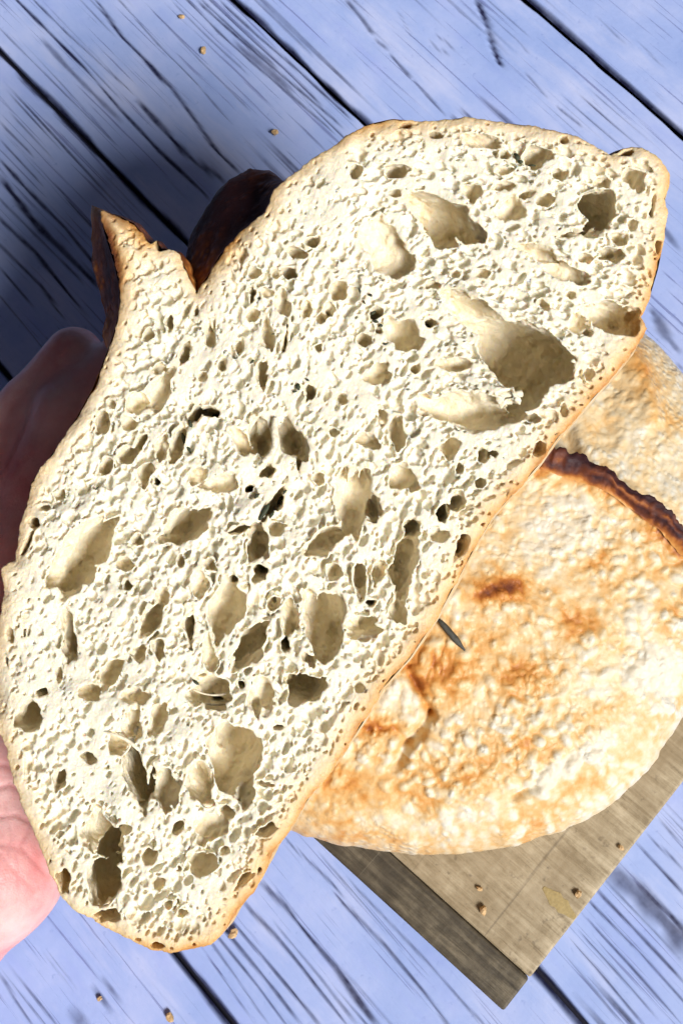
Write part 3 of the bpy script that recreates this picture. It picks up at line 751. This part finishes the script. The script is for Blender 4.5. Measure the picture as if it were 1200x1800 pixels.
ns = rng.random((nx, ny, nz), dtype=np.float32) - 0.5
for ax in range(3):
    ns += np.roll(ns, 1, ax)
ns *= 0.05
F += ns; del ns
F[:, :, 0] = 1; F[:, :, -1] = 1; F[0] = 1; F[-1] = 1; F[:, 0] = 1; F[:, -1] = 1
V, Q = surface_nets(F, HV, (x0m, y0m, z0m)); del F
vi = np.clip(np.round((V - np.array([x0m, y0m, z0m])) / HV).astype(int), 0, np.array([nx, ny, nz]) - 1)
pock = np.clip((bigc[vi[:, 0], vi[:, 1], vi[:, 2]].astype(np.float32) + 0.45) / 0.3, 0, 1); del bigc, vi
keep = (V[Q, 2].max(1) > z0m + HV * 2.5)
# drop detached specks: faces in small islands are removed after a cheap label spread
Q = Q[keep]
lab = np.arange(len(V), dtype=np.int32)
for _ in range(400):
    m = lab[Q].min(1)
    old = lab.copy()
    for k in range(4): np.minimum.at(lab, Q[:, k], m)
    lab = lab[lab]
    if np.array_equal(lab, old): break
cnt = np.bincount(lab, minlength=len(V))
Q = Q[cnt[lab[Q[:, 0]]] > 4000]
used = np.zeros(len(V), bool); used[Q.ravel()] = True
remap = np.cumsum(used) - 1; V = V[used]; Q = remap[Q]; pock = pock[used]
ii = np.clip(((V[:, 0] - x0m) / HV).astype(int), 0, nx - 1); jj = np.clip(((V[:, 1] - y0m) / HV).astype(int), 0, ny - 1)
vpx = V[:, 0] / MMPX + 600; vpy = 900 - V[:, 1] / MMPX
edge = -sd[ii, jj]
# crust is thick and pale-toasted along the base (right), thin elsewhere
basew = np.clip(((vpx - 600) * 0.80 + (vpy - 1020) * 0.55 + 60) / 200, 0, 1)
edge_eff = edge + (1 - basew) * 2.2
topr = np.exp(-((vpx - 680) / 90) ** 2 - ((vpy - 225) / 35) ** 2); edge_eff -= topr * 2.5
earw = np.exp(-((vpy - 440) / 95) ** 2) * np.clip((285 - vpx) / 40, 0, 1)
edge_eff -= earw * 3.2
notch = np.exp(-((vpx - 400) / 75) ** 2 - ((vpy - 430) / 75) ** 2) * (vpx > 348); edge_eff -= notch * 2.6
burn = np.clip(np.exp(-((vpx - 195) / 34) ** 2 - ((vpy - 440) / 110) ** 2) * 1.3 - 0.2, 0, 1) * np.clip(1.15 - edge / 2.6, 0, 1)
burn = np.maximum(burn, np.clip(1 - edge / 1.0, 0, 1) * np.clip(1 - np.abs(vpy - 225) / 40, 0, 1) * np.clip((vpx - 780) / 60, 0, 1) * 0.9)

held = empty('held_half_loaf', Vector((0, 0, CAM_H)) + CAM_M @ Vector((0, 0, -FD / 1000)), CAM_ROT)
tag(held, 'half loaf held in the hand with its torn airy white crumb showing', 'bread')
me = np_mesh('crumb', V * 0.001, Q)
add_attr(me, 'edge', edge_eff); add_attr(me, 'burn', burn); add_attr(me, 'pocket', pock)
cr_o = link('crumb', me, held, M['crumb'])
pass

# crust shell behind the torn face
NR = 520
def resample(P, n):
    P = np.vstack([P, P[:1]]); d = np.r_[0, np.cumsum(np.hypot(*np.diff(P, axis=0).T))]
    t = np.linspace(0, d[-1], n, endpoint=False); return np.stack([np.interp(t, d, P[:, 0]), np.interp(t, d, P[:, 1])], -1), t, d
DEL = {(350,500):(-18,-50),(365,480):(-20,-62),(385,445):(-14,-72),(420,405):(-10,-84),(465,372):(-18,-70),(480,330):(0,-24),(343,512):(-14,-40),(330,485):(-6,-20),
       (176,368):(-5,4),(178,395):(-6,0),(187,425):(-14,0),(198,460):(-22,4),(207,500):(-22,6),(208,530):(-16,4),(203,560):(-8,2),(195,590):(-4,0)}
A = np.array(OUTL, float); D = np.array([DEL.get(p, (0, 0)) for p in OUTL], float)
W = np.array([1.0 if p in DEL else 0.0 for p in OUTL])
Aw, tt, dd = resample(A, NR)
Dx = np.interp(tt, dd, np.r_[D[:, 0], D[:1, 0]]); Dy = np.interp(tt, dd, np.r_[D[:, 1], D[:1, 1]]); Ww = np.interp(tt, dd, np.r_[W, W[:1]])
DB = 24.0
Am = np.stack([(Aw[:, 0] - 600) * MMPX, (900 - Aw[:, 1]) * MMPX], -1)
sc = 1 + Ww * DB / FD
Bm = np.stack([(Aw[:, 0] + Dx - 600) * MMPX * sc, (900 - Aw[:, 1] - Dy) * MMPX * sc], -1)
ctr = np.array([X_(640), Y_(960)])
# outward normals of the ring
tg = np.roll(Am, -1, 0) - np.roll(Am, 1, 0); nr = np.stack([tg[:, 1], -tg[:, 0]], -1); nr /= np.linalg.norm(nr, axis=1, keepdims=True)
if ((Am - ctr) * nr).sum() < 0: nr = -nr
rings = []; lev = []
DBACK = 56.0
for j in range(46):
    if j < 14:
        f = j / 13; z = -2.5 - f * (DB - 2.5); g = f * f * (3 - 2 * f)
        P = Am * (1 - g) + Bm * g + nr * (0.1 + 1.2 * min(1, f * 4))
        P = P * 1.0
        if f > 0: P += (ctr - P) * (1 - math.sqrt(max(0, 1 - (f * 0.18) ** 2))) * (1 - Ww[:, None])
    else:
        f = (j - 13) / 32; a = f * math.pi / 2; z = -DB - (DBACK - DB) * math.sin(a)
        s0 = math.sqrt(1 - 0.18 ** 2)
        Bs = Bm + nr * 1.3; Bs = Bs + (ctr - Bs) * (1 - s0) * (1 - Ww[:, None])
        P = ctr + (Bs - ctr) * max(math.cos(a) ** 0.8, 0.002)
    n = 0.5 * fbm2(np.arange(NR) * 0.8, np.full(NR, abs(z) * 1.6), 6, 71) + Ww * (1.1 * fbm2(np.arange(NR) * 0.8, np.full(NR, abs(z) * 1.2), 5, 75) + 0.5 * fbm2(np.arange(NR) * 1.0, np.full(NR, abs(z) * 1.2), 1.8, 76))
    P = P + nr * n[:, None] * min(1, j / 3)
    rings.append(np.c_[P, np.full(NR, z)]); lev.append(z)
RG = np.array(rings)
Vc = RG.reshape(-1, 3)
jj_, ii_ = np.meshgrid(np.arange(45), np.arange(NR), indexing='ij')
i2 = (ii_ + 1) % NR
Qc = np.stack([jj_ * NR + ii_, jj_ * NR + i2, (jj_ + 1) * NR + i2, (jj_ + 1) * NR + ii_], -1).reshape(-1, 4)
me = np_mesh('crust', Vc * 0.001, Qc)
cpx = Vc[:, 0] / MMPX + 600; cpy = 900 - Vc[:, 1] / MMPX
brn = 0.46 + 0.12 * fbm2(cpx, cpy + Vc[:, 2] * 7, 60, 73) + 0.42 * np.exp(-((cpx - 190) / 70) ** 2 - ((cpy - 450) / 110) ** 2) + 0.60 * np.exp(-((cpx - 390) / 120) ** 2 - ((cpy - 340) / 120) ** 2)  # crust behind the notch coloured darker, standing in for deeper shade there
bs = np.clip(((cpx - 600) * 0.80 + (cpy - 1020) * 0.55 + 20) / 120, 0, 1); brn -= bs * 0.26
add_attr(me, 'brown', brn)
link('crust', me, held, M['body'])
bmx = bmesh.new(); bmx.from_mesh(me); bmesh.ops.recalc_face_normals(bmx, faces=bmx.faces[:]); bmx.to_mesh(me); bmx.free()

# herb flecks caught in the crumb
def zc(px, py):
    m = (np.abs(vpx - px) < 3) & (np.abs(vpy - py) < 3)
    return V[m, 2].max() if m.any() else 0.0
def leaf_mesh(name, L, w, th, bend, seed):
    r = np.random.default_rng(seed); n = 9; VV = []; 
    for i in range(n):
        t = i / (n - 1); ww = w * (math.sin(math.pi * min(max(t, 0.04), 0.96)) ** 0.6) * (0.8 + 0.4 * r.random())
        zb = bend * math.sin(t * math.pi) 
        for k in range(6):
            a = k / 6 * 2 * math.pi
            VV.append((-L / 2 + L * t, ww * math.cos(a) / 2, zb + th * math.sin(a) / 2))
    F_ = []
    for i in range(n - 1):
        for k in range(6):
            F_.append((i * 6 + k, i * 6 + (k + 1) % 6, (i + 1) * 6 + (k + 1) % 6, (i + 1) * 6 + k))
    F_.append(tuple(range(5, -1, -1))); F_.append(tuple(range((n - 1) * 6, n * 6)))
    me = bpy.data.meshes.new(name); me.from_pydata(VV, [], F_)
    for p in me.polygons: p.use_smooth = True
    return me
for i, (px, py, L, w, an) in enumerate([(908,275,16,9,60),(915,283,9,7,0),(935,290,14,4,5),(655,550,12,6,-30),(632,512,9,4,80),(640,532,7,4,60),(754,566,14,9,30),(524,680,12,9,80),(518,688,8,4,0),(668,574,8,5,0),(676,605,8,4,0),
                                        (437,858,14,7,-20),(465,900,34,12,-58),(487,878,22,6,-60),(318,770,26,8,75),(365,722,20,9,10),(443,636,9,5,-45),(170,858,9,3,-45),(480,588,5,2,0),(335,745,16,7,70),(330,790,14,6,60),(452,872,12,6,-40),(478,905,14,6,-60),(500,865,10,5,-50),(650,520,8,5,20),(345,1198,14,6,40),(660,566,10,5,10),(540,668,8,4,30),(820,1085,1,1,0)][:-1]):
    o = link('herb_fleck', leaf_mesh('herb_fleck', L * MMPX * 1e-3, w * MMPX * 1e-3, 0.0008, 0.0004, i), held, M['herb'])
    o.location = (X_(px) * 1e-3, Y_(py) * 1e-3, zc(px, py) * 1e-3 + 0.0001)
    o.rotation_euler = (random.uniform(-.4, .4), random.uniform(-.3, .3), -rad(an))
# gluten strands across pockets
def strand(pts, r):
    cu = bpy.data.curves.new('strand', 'CURVE'); cu.dimensions = '3D'; cu.bevel_depth = r; cu.bevel_resolution = 2
    sp = cu.splines.new('NURBS'); sp.points.add(len(pts) - 1); sp.use_endpoint_u = True; sp.order_u = 3
    for p, q in zip(sp.points, pts): p.co = (*q, 1); p.radius = random.uniform(0.6, 1.3)
    tmp = bpy.data.objects.new('tmp', cu); COL.objects.link(tmp)
    dg = bpy.context.evaluated_depsgraph_get(); me = bpy.data.meshes.new_from_object(tmp.evaluated_get(dg)); bpy.data.objects.remove(tmp)
    for p in me.polygons: p.use_smooth = True
    return link('gluten_strand', me, held, M['strand'])
def S3(px, py, z): return (X_(px) * 1e-3, Y_(py) * 1e-3, z * 1e-3)
for pts, r in [([(205,1288,1.0),(232,1305,.4),(226,1318,0),(208,1335,-.5),(206,1345,-1.5)], .00028), ([(186,1285,1),(210,1290,1.2),(234,1306,.5),(244,1318,0)], .00040), ([(484,735,.5),(482,760,.5),(486,775,.2),(478,800,0),(462,812,0)], .00085),
                ([(870,692,1),(893,698,1.6),(915,692,1.0)], .0009), ([(340,1215,-2),(365,1228,-1.5),(395,1222,-2)], .0003), ([(345,1235,-2),(372,1245,-1.8),(400,1240,-3)], .0003)]:
    strand([S3(*p) for p in pts], r)

# rosemary leaf poking out of the golden crust
p, n = on_loaf(792, 1113, 0.0012)
rl = link('rosemary_leaf', leaf_mesh('rosemary_leaf', 0.0125, 0.0023, 0.0011, 0.0006, 5), loaf, M['rosemary'])
pa, _ = on_loaf(772, 1092); pb, _ = on_loaf(812, 1138)
rl.location = Vector(p - off); dv = pb - pa; rl.rotation_euler = Vector(dv).to_track_quat('X', 'Z').to_euler()
rl['label'] = 'dark rosemary leaf stuck in the crust'

# ------------------------------------------------------------------ hand under the held half (left hand, palm to the loaf)
def HP(px, py, z):                              # mm, same frame as the held loaf, z behind the torn face
    s = (FD - z) / F_PX
    return np.array([(px - 600) * s, (900 - py) * s, z])
caps = []                                       # (a, b, ra, rb, blend)
def chain(pts, rs, k=5.0):
    for (a, b), (ra, rb) in zip(zip(pts[:-1], pts[1:]), zip(rs[:-1], rs[1:])): caps.append((a, b, ra, rb, k))
wr = HP(-215, 1700, -66); arm = HP(-560, 2250, -84)
ix_m = HP(-135, 990, -60); md_m = HP(20, 960, -62); rg_m = HP(150, 1010, -68); pk_m = HP(255, 1090, -70)
chain([arm, wr], [34, 26], 12)
for m_, r_ in ((ix_m, 13), (md_m, 13), (rg_m, 12), (pk_m, 11)): chain([wr + (m_ - wr) * 0.18, m_], [19, r_], 9)
chain([HP(-90, 1640, -44), HP(-22, 1520, -34), HP(10, 1330, -46), pk_m], [17, 20, 18, 12], 9)      # heel and little-finger side
chain([HP(-190, 1600, -60), HP(-210, 1380, -46), HP(-200, 1200, -44)], [18, 22, 15], 9)             # ball of the thumb
chain([HP(-210, 1380, -46), HP(-310, 1080, -34), HP(-300, 880, -22), HP(-270, 740, -14)], [17, 13, 10.5, 8.2], 5)   # thumb
chain([ix_m, HP(-55, 858, -72), HP(58, 722, -75), HP(132, 626, -72)], [12.5, 11.4, 10.4, 9.4], 4)       # index, seen beside the loaf
chain([md_m, HP(120, 730, -66), HP(270, 590, -66), HP(350, 520, -60)], [11.5, 10, 8.8, 7.8], 4)
chain([rg_m, HP(290, 800, -73), HP(440, 690, -71), HP(520, 620, -67)], [11, 9.6, 8.4, 7.4], 4)
chain([pk_m, HP(370, 930, -73), HP(480, 840, -71), HP(550, 780, -68)], [9.6, 8.2, 7.2, 6.4], 4)
allp = np.array([c[0] for c in caps] + [c[1] for c in caps])
lo = allp.min(0) - 38; hi = allp.max(0) + 38
lo[0] = max(lo[0], -230); lo[1] = max(lo[1], -250)
hs = 1.6
n3 = ((hi - lo) / hs).astype(int) + 1
hx, hy, hz = [lo[i] + hs * np.arange(n3[i]) for i in range(3)]
HF = np.full(tuple(n3), 20.0, np.float32)
for a, b, ra, rb, k in caps:
    rm = max(ra, rb) + k + 4
    l0 = np.clip(((np.minimum(a, b) - rm - lo) / hs).astype(int), 0, n3); l1 = np.clip(((np.maximum(a, b) + rm - lo) / hs).astype(int) + 1, 0, n3)
    gx_, gy_, gz_ = hx[l0[0]:l1[0], None, None] - a[0], hy[None, l0[1]:l1[1], None] - a[1], hz[None, None, l0[2]:l1[2]] - a[2]
    e = b - a; t = np.clip((gx_ * e[0] + gy_ * e[1] + gz_ * e[2]) / (e @ e), 0, 1)
    d = np.sqrt((gx_ - t * e[0]) ** 2 + (gy_ - t * e[1]) ** 2 + (gz_ - t * e[2]) ** 2) - (ra + (rb - ra) * t)
    B = HF[l0[0]:l1[0], l0[1]:l1[1], l0[2]:l1[2]]
    h_ = np.clip(k - np.abs(B - d), 0, None) / k
    B[...] = np.minimum(B, d) - h_ * h_ * k * 0.25
HF[0] = HF[-1] = 1; HF[:, 0] = HF[:, -1] = 1; HF[:, :, 0] = HF[:, :, -1] = 1
HVt, HQ = surface_nets(HF, hs, lo); del HF
# smooth once, then split the visible faces finer with a subdivision modifier and press creases in
hpx = 600 + HVt[:, 0] / (FD - HVt[:, 2]) * F_PX; hpy = 900 - HVt[:, 1] / (FD - HVt[:, 2]) * F_PX
me = np_mesh('hand', HVt * 0.001, HQ)
hand = link('hand', me, None, M['skin'])
tag(hand, 'bare open hand supporting the torn half loaf from behind at the left', 'hand')
md = hand.modifiers.new('smooth', 'SMOOTH'); md.factor = 0.5; md.iterations = 3
md = hand.modifiers.new('sub', 'SUBSURF'); md.levels = 1; md.render_levels = 1
dg = bpy.context.evaluated_depsgraph_get()
me2 = bpy.data.meshes.new_from_object(hand.evaluated_get(dg)); hand.modifiers.clear(); hand.data = me2
nv_ = len(me2.vertices); co = np.empty(nv_ * 3, np.float32); me2.vertices.foreach_get('co', co); co = co.reshape(-1, 3) * 1000
nn_ = np.empty(nv_ * 3, np.float32); me2.vertex_normals.foreach_get('vector', nn_); nn_ = nn_.reshape(-1, 3)
hpx = 600 + co[:, 0] / (FD - co[:, 2]) * F_PX; hpy = 900 - co[:, 1] / (FD - co[:, 2]) * F_PX
cre = np.zeros(nv_)
for pts, w, s in [([(-60,1395),(20,1380),(60,1400)],5,.8),([(-40,1440),(30,1432),(70,1455)],4,.6),([(-20,1480),(40,1492),(85,1540)],4,.5),([(0,1500),(25,1530),(60,1565)],4,.5),([(60,1440),(30,1500),(35,1560)],4,.4),
                  ([(-60,1340),(10,1345),(50,1360)],5,.7),([(-30,1560),(20,1545),(70,1560)],3,.3),([(10,1410),(20,1470),(10,1540)],3,.4),([(-250,1100),(-120,1200),(-60,1400),(-60,1560)],6,.8),([(-150,1060),(0,1110),(150,1180)],6,.7)]:
    for (xa, ya_), (xb, yb_) in zip(pts[:-1], pts[1:]):
        ex, ey = xb - xa, yb_ - ya_; t = np.clip(((hpx - xa) * ex + (hpy - ya_) * ey) / (ex * ex + ey * ey), 0, 1)
        d = np.hypot(hpx - xa - t * ex, hpy - ya_ - t * ey)
        cre = np.maximum(cre, s * np.exp(-(d / w) ** 2) * (nn_[:, 2] > 0))
co -= nn_ * (cre * 0.6)[:, None]
me2.vertices.foreach_set('co', (co * 0.001).ravel()); me2.update()
add_attr(me2, 'crease', cre)
if not me2.materials: me2.materials.append(M['skin'])
hand.location = held.location; hand.rotation_euler = CAM_ROT

# ------------------------------------------------------------------ loose crumbs
def nugget(name, size, seed, mat, flat=0.7):
    r = random.Random(seed); bm = bmesh.new(); bmesh.ops.create_icosphere(bm, subdivisions=2, radius=size)
    for v in bm.verts:
        k = 0.7 + 0.6 * r.random(); v.co = (v.co.x * k * 1.2, v.co.y * k * 0.9, v.co.z * k * flat)
    zmin = min(v.co.z for v in bm.verts)
    for v in bm.verts: v.co.z -= zmin
    me = bpy.data.meshes.new(name); bm.to_mesh(me); bm.free()
    return link(name, me, None, mat)
for i, (px, py, s, z, lab_) in enumerate([
    (320,32,.0011,0,'tiny tan crumb nearest the top edge on the blue planks'),
    (358,92,.0014,0,'pale crumb on the planks just below the topmost tan crumb'),
    (484,236,.0014,0,'flat pale crumb on the planks above left of the held loaf'),
    (410,1640,.0015,0,'golden crumb on the planks beside the bottom tip of the held loaf'),
    (300,1786,.0014,0,'tan crumb on the planks at the bottom edge below the held loaf'),
    (176,1755,.0008,0,'speck of crumb on the planks below the hand'),
    (848,1600,.0013,BT,'brown crumb lying on the middle of the bare board corner'),
    (842,1562,.0009,BT,'small dark crumb on the board just above the brown crumb'),
    (1015,1571,.0011,BT,'white crumb on the board beside the brown smear of crust'),
    (1090,1490,.0009,BT,'tiny white crumb near the right edge of the board')]):
    P = at_z(px, py, z)
    o = nugget('loose_crumb', s, i, M['bit']); o.location = (P[0], P[1], z + 0.0001)
    o.rotation_euler = (0, 0, i * 1.3)
    tag(o, lab_, 'crumb', 'loose crumbs on the table and board')
P = at_z(982, 1587, BT)
fl = link('crust_flake', leaf_mesh('crust_flake', 0.0140, 0.0048, 0.0003, 0.0001, 44), None, M['flake'])
for p_ in fl.data.polygons: p_.use_smooth = False
fl.location = (P[0], P[1], BT + 0.00005)
d = at_z(1010, 1612, BT) - at_z(958, 1562, BT); fl.rotation_euler = (0, 0, math.atan2(d[1], d[0]))
tag(fl, 'thin brown flake of crust lying on the bare corner of the board', 'crust flake')
